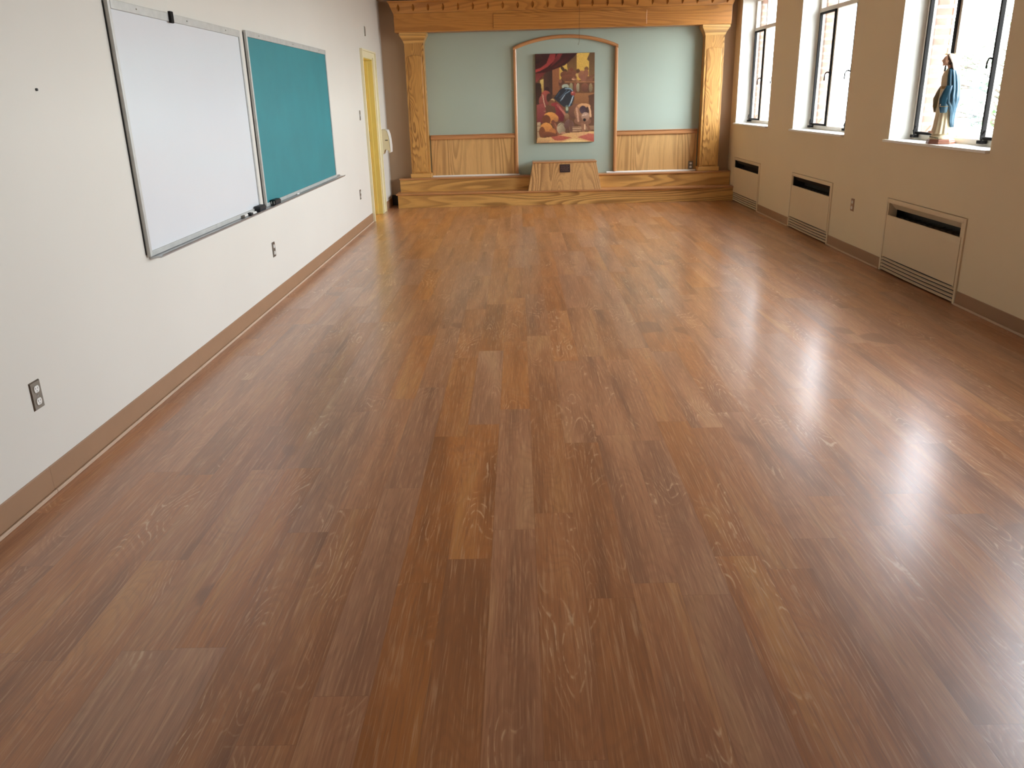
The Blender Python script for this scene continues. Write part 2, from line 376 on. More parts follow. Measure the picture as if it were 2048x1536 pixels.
# ------------------------------------------------------------------ windows
def pane_rect(mb, y0, y1, z0, z1, x, t, w):
    """a rectangular bar frame in the y-z plane"""
    mb.box(x, x + t, y0, y0 + w, z0, z1).box(x, x + t, y1 - w, y1, z0, z1)
    mb.box(x, x + t, y0 + w, y1 - w, z0, z0 + w).box(x, x + t, y0 + w, y1 - w, z1 - w, z1)
def handle_mb(y, z, sg, k=1.0):
    m_ = MB()
    m_.box(W + .178, W + .196, y - .012, y + .012, z - .028, z + .028)
    x = W + .17
    pts = [(x + .01, y, z), (x - .004 * k, y + sg * .010 * k, z + .010), (x - .010 * k, y + sg * .020 * k, z + .008), (x - .014 * k, y + sg * .030 * k, z - .014), (x - .013 * k, y + sg * .034 * k, z - .058 - .016 * (k - 1))]
    m_.tube(pts, [.007, .007, .006, .0055, .0065], 8)
    return m_
for wi, (a, b) in enumerate(WIN):
    root = thing('window_%d' % (wi + 1), (W + .11, (a + b) / 2, WZ0), kind='structure')
    xf = W + .185
    fr_ = MB(); pane_rect(fr_, a, b, WZ0, WZ1, xf, .045, .055)
    zt = 2.285
    fr_.box(xf, xf + .045, a + .055, b - .055, zt, zt + .045)
    y1m, y2m = b - .055 - .475, a + .055 + .432
    for ym in (y1m, y2m):
        fr_.box(xf + .004, xf + .045, ym - .016, ym + .016, WZ0 + .055, zt)
        fr_.box(xf + .004, xf + .045, ym - .012, ym + .012, zt + .045, WZ1 - .055)
    f = fr_.build('window_frame', MAT['frame_white'], root, bevel=.004)
    for (c0, c1, hy, sg) in ((y1m + .016, b - .055, y1m + .014, 1), (a + .055, y2m - .016, y2m - .022, 1)):
        cs = MB(); pane_rect(cs, c0, c1, WZ0 + .055, zt, xf - .012, .03, .02)
        c = cs.build('casement', MAT['steel_dark'], root, bevel=.002)
        MB().box(xf + .004, xf + .008, c0 + .02, c1 - .02, WZ0 + .075, zt - .02).build('window_pane', MAT['glass'], c)
        handle_mb(hy, 1.66, sg, 1.0 if wi == 2 and sg > 0 else 1.9).build('latch_handle', MAT['steel_dark'], c, smooth=True)
        # casement stay at the foot of the stile
        st = MB().box(xf - .05, xf - .01, c1 - .10, c1 - .035, WZ0 + .03, WZ0 + .052)
        st.tube([(xf - .03, c1 - .06, WZ0 + .05), (xf - .045, c1 - .075, WZ0 + .085), (xf - .05, c1 - .13, WZ0 + .125)], .006, 6)
        st.build('window_stay', MAT['steel_dark'], c)
    MB().box(xf + .02, xf + .024, y2m + .016, y1m - .016, WZ0 + .055, zt).build('window_pane', MAT['glass'], root)
    MB().box(xf + .02, xf + .024, a + .055, b - .055, zt + .045, WZ1 - .055).build('window_pane', MAT['glass'], root)
    zb = WZ0 + .012
    MB().prism([(W + .19, a + .002), (W - .001, a + .002), (W - .001, a - .004), (W - .032, a - .004), (W - .032, b + .05), (W - .001, b + .05), (W - .001, b - .002), (W + .19, b - .002)], 'z', WZ0 - .022 + .014, zb).build('window_sill', MAT['reveal'], root, bevel=.003)
    MB().box(W + .24, W + .44, a + .002, b - .002, WZ0 - .04, WZ0 - .005).build('outer_sill', MAT['reveal'], root)

# ------------------------------------------------------------------ door opening and the lit hall behind it
d = thing('door_1', (0, (DY0 + DY1) / 2, 0), kind='structure')
j = MB().box(-.15, .012, DY1 - .02, DY1 + .0, 0, DZ).box(-.15, .012, DY0, DY0 + .02, 0, DZ).box(-.15, .012, DY0, DY1, DZ - .02, DZ)
j.build('door_jamb', MAT['yellow'], d, bevel=.002)
MB().box(-.09, -.05, DY1 - .034, DY1 - .02, 0, DZ - .02).build('door_stop', MAT['yellow'], d, bevel=.002)
cz = MB()
def casing_strip(mb, y0, y1, z0, z1):
    mb.box(0, .016, y0, y1, z0, z1); e = .012
for y0, y1 in ((DY1 - .005, DY1 + .245), (DY0 - .115, DY0 + .008)): cz.box(.0, .014, y0, y1, 0, DZ + .09)
cz.box(0, .014, DY0, DY1, DZ - .008, DZ + .09)
cz.box(.014, .03, DY1 + .0, DY1 + .022, 0, DZ + .01).box(.014, .03, DY1 + .222, DY1 + .245, 0, DZ + .09).box(.014, .034, DY0 - .115, DY0 - .085, 0, DZ + .09).box(.014, .028, DY0 - .08, DY1 + .22, DZ + .068, DZ + .09)
cz.build('door_casing', MAT['casing'], d, bevel=.003)
MB().box(-.118, -.092, DY1 - .026, DY1 - .0195, .98, 1.12).build('strike_plate', MAT['steel'], d)
MB().box(-.112, -.099, DY1 - .0275, DY1 - .0255, 1.02, 1.08).build('strike_hole', MAT['black'], d)
HX = -1.9
hw = MB().box(HX - .1, HX, 9.2, 14, -.02, CZ).box(HX, -.13, 9.1, 9.2, -.02, CZ).box(HX, -.13, 14, 14.1, -.02, CZ).box(HX, -.13, 9.1, 14.1, CZ, CZ + .1)
tag(hw.build('wall_hall', MAT['hall']), kind='structure')
tag(MB().box(HX, -.13, 9.1, 14.1, -.12, -.001).build('floor_hall', MAT['floor']), kind='structure')
HL = bpy.data.lights.new('hall_lamp', 'AREA'); HL.shape = 'RECTANGLE'; HL.size = .5; HL.size_y = 1.2; HL.energy = 26; HL.color = (1, .86, .45)
hl = bpy.data.objects.new('hall_lamp', HL); COL.objects.link(hl); hl.location = (-1.0, 12.6, CZ - .06)

# ------------------------------------------------------------------ stage platform
SY1, SY2, H1, H2 = 12.19, 12.43, .207, .405
XL = .165
plat = thing('stage_platform', (2.6, 12.4, 0), 'golden oak two-step platform along the far wall, carrying the pilasters', 'platform')
s1 = MB().box(.150, W - .004, SY1, YB - .002, .0, H1 - .022).build('lower_riser', MAT['oak_x'], plat, bevel=.002)
MB().box(.128, W - .003, SY1 - .022, YB - .002, H1 - .022, H1).build('lower_tread', MAT['oak_trim'], plat, bevel=.004)
def ped_edge(z, side):
    k = (z - H1) / (.592 - H1)
    return 2.069 + .074 * k if side < 0 else 3.137 - .069 * k
for sd, xo in ((-1, .1645), (1, W - .008)):
    MB().prism([(xo, H1), (ped_edge(H1, sd), H1), (ped_edge(H2 - .02, sd), H2 - .02), (xo, H2 - .02)], 'y', SY2, YB - .002).build('upper_riser', MAT['oak_x'], plat, bevel=.002)
    xo += .003 if sd > 0 else -.010
    MB().prism([(xo, H2 - .02), (ped_edge(H2 - .02, sd), H2 - .02), (ped_edge(H2, sd), H2), (xo, H2)], 'y', SY2 - .015, YB - .002).build('upper_tread', MAT['oak_trim'], plat, bevel=.004)

# ------------------------------------------------------------------ pilasters
PF = SY2 + .012
def pilaster(x0, x1, label):
    r = thing('pilaster', ((x0 + x1) / 2, PF, H2), label, 'pilaster')
    MB().box(x0, x1, PF, YB - .002, H2 + .065, 2.265).build('shaft', MAT['oak_z'], r, bevel=.002)
    MB().box(x0 - .018, x1 + .018, PF - .012, YB - .002, H2 + .001, H2 + .065).build('base_block', MAT['oak_x'], r, bevel=.004)
    # raised field with an arched head
    e = .032; a, b = x0 + e, x1 - e; zt, rise = 2.085, .022
    pts = [(a, H2 + .085), (b, H2 + .085)] + [(b + (a - b) * i / 10, zt + rise * math.sin(math.pi * i / 10)) for i in range(11)]
    MB().prism(pts, 'y', PF - .010, PF + .001).build('raised_panel', MAT['oak_panel'], r, bevel=.006)
    # flared capital in four courses
    rings = []
    for z, o_ in ((2.262, .004), (2.275, .006), (2.30, .016), (2.335, .036), (2.36, .050), (2.362, .056), (2.3995, .056)):
        rings.append([(x0 - o_, PF - o_, z), (x1 + o_, PF - o_, z), (x1 + o_, YB - .002, z), (x0 - o_, YB - .002, z)])
    MB().loft(rings).build('capital', MAT['oak_x'], r)
pilaster(.349, .621, 'carved oak pilaster on the platform, nearest the doorway wall')
pilaster(4.606, 4.878, 'carved oak pilaster on the platform, nearest the windows, brightly lit')

# ------------------------------------------------------------------ entablature
ent = thing('entablature', (2.59, SY2, 2.4), 'wide oak beam with notched crown spanning the two pilasters', 'beam')
FY = SY2 - .062
MB().prism([(FY + .004, 2.40), (YB - .002, 2.40), (YB - .002, 2.645), (FY, 2.645), (FY, 2.412)], 'x', .237, 4.942).build('frieze', MAT['oak_frz'], ent, bevel=.003)
MB().box(1.622, 3.762, FY - .014, FY + .001, 2.425, 2.612).build('raised_plaque', MAT['oak_frz'], ent, bevel=.010)
mb = MB(); NR = 23; zl = [2.646, 2.656, 2.668] + [2.668 + .092 * i / 12 for i in range(1, 13)] + [2.772, 2.782, 2.800]
def cy(z):
    t = (z - 2.646) / .154; return FY - .006 - .050 * t - (.012 if z > 2.778 else 0)
xs0, xs1 = .312, 4.862
grid = []
for z in zl:
    t = (z - 2.646) / .154; fl = .060 * t + (.006 if z > 2.778 else 0)
    row = [(.232 - fl, YB - .002, z), (.232 - fl, cy(z), z)]
    q = (z - 2.668) / .092; lens = max(0, math.sin(math.pi * q)) ** .8 if 0 < q < 1 else 0
    for i in range(NR):
        xc = xs0 + (xs1 - xs0) * i / (NR - 1); w_ = .0008 + .021 * lens
        row += [(xc - w_, cy(z), z), (xc, cy(z) + .034 * lens, z), (xc + w_, cy(z), z)]
    row += [(4.947 + fl, cy(z), z), (4.947 + fl, YB - .002, z)]
    grid.append(row)
n = len(grid[0]); mb.loft(grid)
mb.build('notched_crown', MAT['oak_frz'], ent)

# ------------------------------------------------------------------ wainscot panels, arch trim
def wains(x0, x1, sx0, sx1, label):
    r = thing('wainscot', ((x0 + x1) / 2, YB, H2), label, 'wainscot')
    MB().box(x0, x1, YB - .020, YB - .001, H2 + .002, .945).build('panel', MAT['oak_z2'], r)
    MB().prism([(YB - .001, .94), (YB - .040, .94), (YB - .046, .952), (YB - .046, .975), (YB - .034, .982), (YB - .034, .994), (YB - .05, 1.0), (YB - .05, 1.006), (YB - .001, 1.006)], 'x', x0, x1).build('chair_rail', MAT['oak_trim'], r)
    MB().prism([(YB - .021, H2 + .001), (YB - .046, H2 + .001), (YB - .044, H2 + .011), (YB - .034, H2 + .019), (YB - .021, H2 + .021)], 'x', sx0, sx1).build('shoe_strip', MAT['white_pl'], r)
wains(.640, 1.888, .642, 1.95, 'oak wainscot panel with moulded rail, left of the arched moulding')
wains(3.397, 4.587, 3.25, 4.585, 'oak wainscot panel with moulded rail, beside the bright pilaster, with a socket')
arch = thing('arch_moulding', (2.64, YB, H2), 'oak arched moulding framing the picture on the sage wall', 'moulding')
AX0, AX1 = 1.889, 3.396
for x in (AX0, AX1 - .045):
    MB().prism([(x, YB - .001), (x, YB - .040), (x + .012, YB - .050), (x + .033, YB - .050), (x + .045, YB - .040), (x + .045, YB - .001)], 'z', H2 + .0225, 2.155).build('upright', MAT['oak_trim_z'], arch)
mb = MB(); rings = []
for i in range(33):
    t = i / 32; xx = AX0 + (AX1 - AX0) * t
    zc = 2.150 + .150 * (1 - (2 * t - 1) ** 2) ** .92
    rings.append([(xx, YB - .001, zc - .012), (xx, YB - .042, zc - .012), (xx, YB - .054, zc + .004), (xx, YB - .054, zc + .022), (xx, YB - .040, zc + .036), (xx, YB - .001, zc + .036)])
mb.loft(rings).build('arch_head', MAT['oak_trim'], arch)

# ------------------------------------------------------------------ pedestal with plaque
ped = thing('pedestal', (2.6, 12.3, H1), 'low trapezoid oak pedestal at the middle of the platform, under the picture', 'pedestal')
bx0, bx1, tx0, tx1, pz = 2.071, 3.135, 2.145, 3.066, .592
yf0, yf1, pyb = 12.178, 12.235, YB - .052
mb = MB()
def quadring(x0, x1, y0, z): return [(x0, y0, z), (x1, y0, z), (x1, pyb, z), (x0, pyb, z)]
v_lo = quadring(bx0, bx1, yf0, H1 + .001); v_hi = quadring(tx0, tx1, yf1, pz)
body = MB(); body.loft([v_lo, v_hi]); pb = body.build('pedestal_body', MAT['oak_ped'], ped, bevel=.003)
MB().box(tx0 - .006, tx1 + .006, yf1 - .008, pyb, pz, pz + .018).build('pedestal_top', MAT['oak_trim'], ped, bevel=.004)
def on_face(x, z, d=0):
    t = (z - H1) / (pz - H1); return (x, yf0 + (yf1 - yf0) * t - d, z)
q = MB(); q.add([on_face(x, z, dd) for dd in (.0, .010) for (x, z) in ((2.534, .458), (2.684, .458), (2.684, .570), (2.534, .570))], [(0, 1, 2, 3), (7, 6, 5, 4), (0, 4, 5, 1), (1, 5, 6, 2), (2, 6, 7, 3), (3, 7, 4, 0)])
pq = q.build('plaque', MAT['bronze'], ped, bevel=.002)
pq['label'] = 'dark bronze plaque'
q = MB()
for i, (zz, xa, xb) in enumerate(((.550, .01, .13), (.536, .02, .12), (.522, .015, .135), (.508, .01, .125), (.494, .03, .12), (.480, .02, .13))):
    x = 2.534 + xa
    while x < 2.534 + xb:
        w_ = random.choice((.006, .010, .016))
        c = [on_face(x, zz - .003, .0112), on_face(min(x + w_, 2.534 + xb), zz - .003, .0112), on_face(min(x + w_, 2.534 + xb), zz + .003, .0112), on_face(x, zz + .003, .0112)]
        q.add(c + [(a_[0], a_[1] + .002, a_[2]) for a_ in c], [(0, 1, 2, 3), (7, 6, 5, 4), (0, 4, 5, 1), (2, 6, 7, 3)]); x += w_ + .005
q.build('raised_lettering', MAT['bronze_l'], pq)

# ------------------------------------------------------------------ the picture
def paint():
    NX, NY = 168, 248
    X, Y = np.meshgrid((np.arange(NX) + .5) / NX * 815 + 357, (np.arange(NY) + .5) / NY * 1240)
    Y = Y + 205 - .041 * (X - 345)
    img = np.zeros((NY, NX, 3)); rs = np.random.RandomState(3)
    def inside(poly):
        ins = np.zeros(X.shape, bool); n = len(poly)
        for i in range(n):
            x1, y1 = poly[i]; x2, y2 = poly[(i + 1) % n]
            if y1 == y2: continue
            c = ((Y < y1) != (Y < y2)) & (X < (x2 - x1) * (Y - y1) / (y2 - y1) + x1); ins ^= c
        return ins
    def fill(m, c1, c2=None, ang=90):
        c1 = np.array(c1, float); c2 = np.array(c2 if c2 is not None else c1, float)
        if not m.any(): return
        t = X * math.cos(math.radians(ang)) + Y * math.sin(math.radians(ang)); tm = t[m]
        k = ((tm - tm.min()) / (np.ptp(tm) + 1e-6))[:, None]
        img[m] = c1 * (1 - k) + c2 * k
    def poly(p, c1, c2=None, ang=90): fill(inside(p), c1, c2, ang)
    def el(cx, cy, rx, ry, c1, c2=None, ang=90, rot=0):
        r = math.radians(rot); dx = (X - cx) * math.cos(r) + (Y - cy) * math.sin(r); dy = -(X - cx) * math.sin(r) + (Y - cy) * math.cos(r)
        fill((dx / rx) ** 2 + (dy / ry) ** 2 < 1, c1, c2, ang)
    def stroke(p, w, c1, c2=None):
        m = np.zeros(X.shape, bool)
        for (x1, y1), (x2, y2) in zip(p[:-1], p[1:]):
            L2 = (x2 - x1) ** 2 + (y2 - y1) ** 2 + 1e-6; t = np.clip(((X - x1) * (x2 - x1) + (Y - y1) * (y2 - y1)) / L2, 0, 1)
            m |= (X - x1 - t * (x2 - x1)) ** 2 + (Y - y1 - t * (y2 - y1)) ** 2 < (w / 2) ** 2
        fill(m, c1, c2)
    def P(s): v = [float(q) for q in s.split()]; return list(zip(v[::2], v[1::2]))
    img[:] = (96, 62, 34)
    poly(P('340 180 1200 160 1200 760 340 760'), (112, 74, 36), (104, 66, 36))
    poly(P('590 380 690 380 690 760 590 760'), (150, 88, 50), (130, 78, 44))
    poly(P('470 440 590 420 590 760 470 760'), (82, 50, 36), (60, 38, 30), 0)
    poly(P('760 200 920 190 920 480 760 480'), (98, 66, 32), (126, 88, 44))
    poly(P('925 170 1110 165 1070 270 1095 290 1095 520 925 560'), (214, 172, 70), (196, 152, 56))
    poly(P('1110 160 1200 160 1200 520 1095 520 1095 290 1065 265'), (92, 66, 36), (120, 84, 46))
    poly(P('685 390 790 320 800 420 740 470 700 560 685 540'), (206, 168, 70), (190, 148, 56))
    poly(P('420 560 470 540 470 760 430 720'), (206, 176, 90), (150, 112, 50))
    poly(P('340 600 430 600 440 700 430 900 340 900'), (50, 30, 22), (66, 40, 26))
    # curtain
    poly(P('340 180 940 180 820 300 760 350 640 400 480 460 440 530 360 600 340 600'), (54, 20, 18), (76, 28, 24))
    poly(P('560 200 640 200 620 290 520 380 430 430 350 460 350 420 430 390 510 330'), (140, 44, 42), (176, 58, 50))
    poly(P('660 200 730 195 690 270 600 350 560 380 600 310'), (130, 40, 40), (96, 28, 28))
    poly(P('350 470 500 450 440 520 360 600 350 600'), (110, 38, 34), (140, 60, 50))
    poly(P('790 200 880 195 760 310 640 380 590 390 700 300'), (60, 18, 18), (88, 28, 24))
    poly(P('350 190 420 190 470 260 400 330 350 340'), (70, 34, 26), (40, 18, 16))
    # gallery figures and balustrade
    el(735, 400, 44, 20, (70, 46, 26), rot=55); el(770, 430, 24, 30, (80, 50, 28)); el(760, 480, 60, 50, (122, 70, 42), (96, 54, 34)); el(850, 440, 44, 52, (130, 74, 48), (112, 62, 38))
    el(855, 408, 24, 26, (118, 62, 38)); el(905, 470, 40, 48, (120, 70, 46)); el(945, 425, 26, 28, (92, 56, 34)); el(815, 520, 100, 46, (126, 70, 44), (104, 60, 36))
    el(1000, 480, 54, 60, (160, 100, 66), (128, 76, 52)); el(1060, 395, 28, 32, (120, 80, 44)); el(1055, 450, 36, 50, (142, 86, 58)); el(1090, 540, 60, 46, (126, 78, 52)); stroke(P('1080 520 1165 480'), 26, (116, 72, 46))
    el(890, 540, 34, 14, (206, 150, 110)); el(1015, 520, 40, 50, (140, 84, 60)); stroke(P('880 520 940 560 960 600'), 20, (150, 96, 66)); el(930, 480, 18, 26, (190, 150, 80))
    poly(P('760 570 1180 562 1180 606 760 606'), (132, 82, 48), (92, 56, 34)); stroke(P('770 578 1180 570'), 8, (176, 116, 70))
    for bx, c in ((850, (150, 140, 96)), (905, (146, 82, 58)), (945, (166, 150, 112)), (1040, (130, 76, 52)), (1120, (150, 124, 84))):
        el(bx, 650, 26 if bx != 1040 else 54, 62, c, tuple(q * .75 for q in c))
    for bx in (878, 970, 1090): stroke([(bx, 610), (bx - 4, 740)], 12, (92, 56, 36))
    poly(P('870 730 1180 720 1180 880 850 900'), (150, 96, 52), (128, 80, 42)); poly(P('1090 760 1180 730 1180 1200 1120 1200'), (88, 54, 34), (104, 66, 42))
    poly(P('640 740 900 740 870 1200 640 1200'), (120, 76, 42), (96, 60, 38))
    # dark robed figure leaning
    el(715, 600, 40, 52, (74, 40, 28), (110, 66, 44)); el(700, 570, 24, 26, (130, 78, 54)); el(770, 640, 50, 34, (150, 160, 140))
    poly(P('640 760 690 690 760 650 840 660 880 700 890 800 860 900 800 930 740 920 660 850 610 800'), (34, 38, 46), (44, 44, 50))
    for s_, w_, c in (('770 670 840 670 870 700', 16, (120, 150, 168)), ('830 700 770 740 700 840', 12, (104, 132, 148)), ('760 760 720 820', 8, (160, 176, 182)), ('880 760 850 850 820 910', 18, (110, 142, 160)), ('870 780 845 870', 7, (190, 200, 200)), ('790 690 730 760 690 800', 8, (70, 96, 114)), ('640 790 690 720', 9, (60, 76, 90))): stroke(P(s_), w_, c)
    el(875, 735, 34, 30, (166, 70, 60), (140, 52, 46)); el(868, 722, 10, 8, (216, 150, 130)); stroke(P('790 920 790 990'), 44, (88, 106, 94), (60, 66, 58)); el(790, 950, 18, 30, (150, 160, 130))
    # attendants at left
    el(515, 690, 32, 40, (54, 28, 24)); el(500, 770, 66, 70, (170, 74, 58), (120, 54, 44), 60); el(470, 850, 70, 90, (150, 70, 58), (120, 56, 46)); poly(P('370 900 470 880 500 980 450 1160 370 1150'), (150, 68, 60), (110, 46, 44))
    stroke(P('455 760 470 860 490 930'), 9, (206, 176, 140)); el(545, 800, 40, 60, (70, 42, 30)); el(590, 840, 32, 28, (196, 164, 104), (120, 84, 50)); el(575, 880, 44, 50, (120, 74, 44)); stroke(P('470 990 540 990 550 910'), 9, (150, 110, 80)); el(512, 942, 10, 9, (230, 200, 180))
    poly(P('570 880 640 860 720 920 760 1000 740 1130 660 1120 600 1040'), (150, 44, 44), (96, 28, 36), 45); stroke(P('660 900 730 980 770 1040 800 1100'), 34, (150, 70, 60), (170, 120, 88))
    stroke(P('690 920 700 960 760 1010'), 8, (200, 100, 90)); el(790, 1060, 30, 46, (150, 116, 78), (110, 74, 50)); poly(P('500 900 620 920 640 1000 560 1060 500 1010'), (104, 66, 42), (84, 52, 36))
    # kneeling figure in orange with a jar
    poly(P('370 1150 420 1140 430 1400 370 1420'), (176, 146, 110), (160, 126, 84)); stroke(P('372 1200 420 1200'), 10, (120, 90, 66)); stroke(P('372 1280 420 1280'), 10, (120, 90, 66))
    el(560, 1080, 100, 80, (216, 144, 62), (180, 106, 44), 60); el(500, 1110, 60, 70, (110, 58, 32)); el(500, 1250, 92, 100, (214, 140, 60), (170, 96, 44)); el(440, 1290, 44, 80, (120, 64, 34)); el(585, 1290, 50, 64, (176, 104, 50))
    el(560, 1330, 130, 46, (130, 70, 40), (96, 50, 32), rot=12); stroke(P('600 1140 650 1230 690 1320'), 62, (112, 60, 38), (144, 82, 54)); stroke(P('620 1160 670 1260'), 14, (160, 96, 62)); el(640, 1090, 34, 50, (206, 136, 62), (150, 90, 46))
    el(710, 1230, 62, 84, (176, 158, 122), (126, 106, 80), 20); stroke(P('660 1200 720 1150 760 1210'), 8, (112, 92, 70)); el(740, 1310, 46, 34, (170, 120, 90)); stroke(P('700 1310 770 1330'), 16, (120, 66, 48))
    el(820, 1180, 70, 80, (112, 78, 70), (96, 60, 48)); stroke(P('800 1230 790 1300'), 26, (98, 62, 44)); poly(P('820 1200 1170 1180 1170 1240 830 1290'), (150, 112, 80), (120, 80, 54)); stroke(P('850 1230 1000 1220'), 10, (196, 160, 120)); stroke(P('870 1260 980 1250'), 8, (196, 160, 120))
    # bearded bowed figure at right
    el(900, 980, 70, 110, (124, 78, 54), (96, 58, 42), rot=20); el(1010, 1000, 118, 130, (166, 114, 74), (120, 78, 54)); el(1010, 1120, 120, 60, (126, 82, 58)); el(1030, 910, 90, 40, (206, 150, 96), (176, 118, 72))
    stroke(P('925 940 940 1040 950 1120'), 26, (186, 136, 104)); el(1015, 960, 50, 56, (66, 44, 52), (84, 60, 64)); el(1075, 965, 26, 46, (70, 44, 40)); stroke(P('1100 920 1115 980 1120 1050'), 26, (206, 158, 112)); el(1050, 1060, 56, 66, (176, 140, 116), (140, 96, 72))
    stroke(P('1000 1040 1060 1030'), 9, (206, 176, 150)); el(1036, 1102, 20, 20, (20, 14, 14)); stroke(P('1010 1160 1020 1240 1030 1290'), 44, (140, 92, 64)); stroke(P('1040 1170 1040 1230'), 20, (210, 168, 126)); stroke(P('1080 1180 1110 1250'), 34, (126, 80, 56)); stroke(P('840 1120 850 1260'), 36, (104, 68, 52))
    # chequered floor
    poly(P('370 1380 640 1340 800 1290 1180 1260 1180 1450 360 1460'), (210, 160, 96), (200, 150, 90)); poly(P('560 1350 700 1330 860 1356 720 1400 620 1400'), (176, 82, 60), (166, 76, 56)); poly(P('940 1350 1080 1290 1180 1300 1180 1410 1120 1400'), (190, 96, 74), (170, 74, 58)); poly(P('700 1426 880 1370 1090 1404 1000 1440 700 1450'), (216, 180, 112)); poly(P('370 1370 430 1360 560 1400 500 1450 370 1450'), (204, 160, 98), (180, 130, 80)); poly(P('880 1300 1030 1275 1090 1300 950 1340'), (204, 150, 96))
    img[:] = np.clip(img * (1 + .05 * rs.randn(NY, NX, 1)) * 1.0, 0, 255)
    g_ = img.mean(2, keepdims=True); img[:] = (g_ + (img - g_) * .84) * 1.12
    k = img.copy(); k[1:-1, 1:-1] = (img[1:-1, 1:-1] * 4 + img[:-2, 1:-1] + img[2:, 1:-1] + img[1:-1, :-2] + img[1:-1, 2:]) / 8
    return k / 255.
img = paint(); NY, NX = img.shape[:2]
lin = np.where(img > .04045, ((img + .055) / 1.055) ** 2.4, img / 12.92)
pic = thing('picture', (2.633, YB, .855), 'unframed colourful figure painting on canvas hung inside the arched moulding', 'picture')
px0, px1, pz0, pz1 = 2.205, 3.061, .857, 2.086
MB().box(px0, px1, YB - .045, YB - .006, pz0, pz1).build('stretcher_box', plain('canvas_edge_brown', srgb(112, 72, 48), .7), pic, bevel=.004)
vs = [(px0 + .003 + (px1 - px0 - .006) * i / (NX - 1), YB - .0462, pz1 - .003 - (pz1 - pz0 - .006) * k / (NY - 1)) for k in range(NY) for i in range(NX)]
fs = [(k * NX + i, (k + 1) * NX + i, (k + 1) * NX + i + 1, k * NX + i + 1) for k in range(NY - 1) for i in range(NX - 1)]
mb = MB(); mb.add(vs, fs)
t = NT('painted_canvas'); at = t.n('Attribute', None, attribute_name='paint'); t.set(Base_Color=at.outputs[0], Roughness=.45); t.bump(t.noise(t.obj(), 260., 2.), .1, .001)
cv = mb.build('painted_canvas', t.m, pic, recalc=False)
ca = cv.data.color_attributes.new('paint', 'FLOAT_COLOR', 'POINT')
buf = np.ones((NX * NY, 4), np.float32); buf[:, :3] = lin.reshape(-1, 3); ca.data.foreach_set('color', buf.ravel())

# ------------------------------------------------------------------ hanging cord
mb = MB(); mb.tube([(2.806, 12.10, CZ - .001), (2.805, 12.10, 2.5), (2.803, 12.10, 2.215), (2.796, 12.10, 2.185), (2.788, 12.10, 2.165), (2.785, 12.10, 2.18)], .0022, 6)
tag(mb.build('pull_cord', MAT['cord'], smooth=True, loc=(2.806, 12.10, CZ)), 'thin dark cord hanging from the ceiling in front of the oak beam', 'cord')

# ------------------------------------------------------------------ wall heaters
def heater(a, b, label, hoodmat='heater'):
    r = thing('wall_heater', (W, (a + b) / 2, 0), label, 'heater')
    x = W; zt = .612
    fr_ = MB()                                      # frame stands 12 mm off the wall
    fr_.box(x - .012, x + .03, a, a + .028, 0.001, zt).box(x - .012, x + .03, b - .028, b, .001, zt).box(x - .012, x + .03, a + .028, b - .028, zt - .03, zt)
    fr_.build('heater_frame', MAT['heater'], r, bevel=.003)
    y0, y1 = a + .068, b - .045
    # slot: sloping hood inside, dark floor, fins
    h = MB()
    h.box(x - .006, x + .006, a + .028, b - .028, .575, zt - .03)                      # lintel above slot
    h.box(x - .006, x + .006, a + .028, y0, .12, .575).box(x - .006, x + .006, y1, b - .028, .12, .575)
    h.build('face_surround', MAT['heater'], r, bevel=.001)
    MB().box(x + .19, x + .215, a + .004, b - .004, .001, .612).build('housing', MAT['heater_in'], r)
    hood = MB().add([(x + .006, y0, .575), (x + .006, y1, .575), (x + .055, y1, .522), (x + .055, y0, .522), (x + .006, y0, .585), (x + .006, y1, .585), (x + .063, y1, .529), (x + .063, y0, .529)],
                    [(0, 1, 2, 3), (7, 6, 5, 4), (0, 4, 5, 1), (2, 6, 7, 3), (0, 3, 7, 4), (1, 5, 6, 2)])
    hood.box(x + .006, x + .068, y0 - .008, y0, .44, .575).box(x + .006, x + .068, y1, y1 + .008, .44, .575)
    hood.build('outlet_hood', MAT[hoodmat], r)
    MB().box(x + .135, x + .15, y0 - .008, y1 + .008, .3, .52).box(x + .008, x + .14, y0, y1, .36, .37).box(x + .068, x + .14, y0 - .008, y0, .37, .575).box(x + .068, x + .14, y1, y1 + .008, .37, .575).box(x + .03, x + .15, y0 - .008, y1 + .008, .586, .6).build('cavity_lining', MAT['heater_in'], r)
    g = MB(); k = int((y1 - y0) / .095)
    for i in range(1, k):
        yy = y0 + (y1 - y0) * i / k
        g.tube([(x + .008, yy, .4685), (x + .134, yy, .4685)], .0026, 6)
    for xx in (.03, .1): g.tube([(x + xx, y0, .452), (x + xx, y1, .452)], .003, 6)
    g.build('outlet_grille', MAT['fin'], r)
    MB().box(x - .012, x + .006, y0 - .028, y1 + .008, .125, .475).build('front_panel', MAT['heater'], r, bevel=.003)
    MB().box(x + .004, x + .02, a + .028, b - .028, .004, .13).build('intake_backing', MAT['heater_in'], r)
    for i in range(4):
        z = .112 - .0285 * i; n_ = 12; prof = []
        pts = []
        for q_ in range(n_ + 1):
            t_ = q_ / n_; pts.append((a + .032 + (b - a - .064) * t_, z - .006 - (.004 if 0 < q_ < n_ else 0) * math.sin(math.pi * t_)))
        rings = [[(x - .010, yy, zz - .007), (x - .014, yy, zz + .002), (x + .002, yy, zz + .009), (x + .002, yy, zz - .003)] for yy, zz in pts]
        MB().loft(rings).build('louvre', MAT['heater'], r)
    return r
heater(*HE[0], 'cream wall heater under the window with the statue, nearest the camera')
heater(*HE[1], 'cream wall heater under the middle window, with a dark outlet slot', 'heater_in')  # hood takes the dark inside colour in place of its shadow
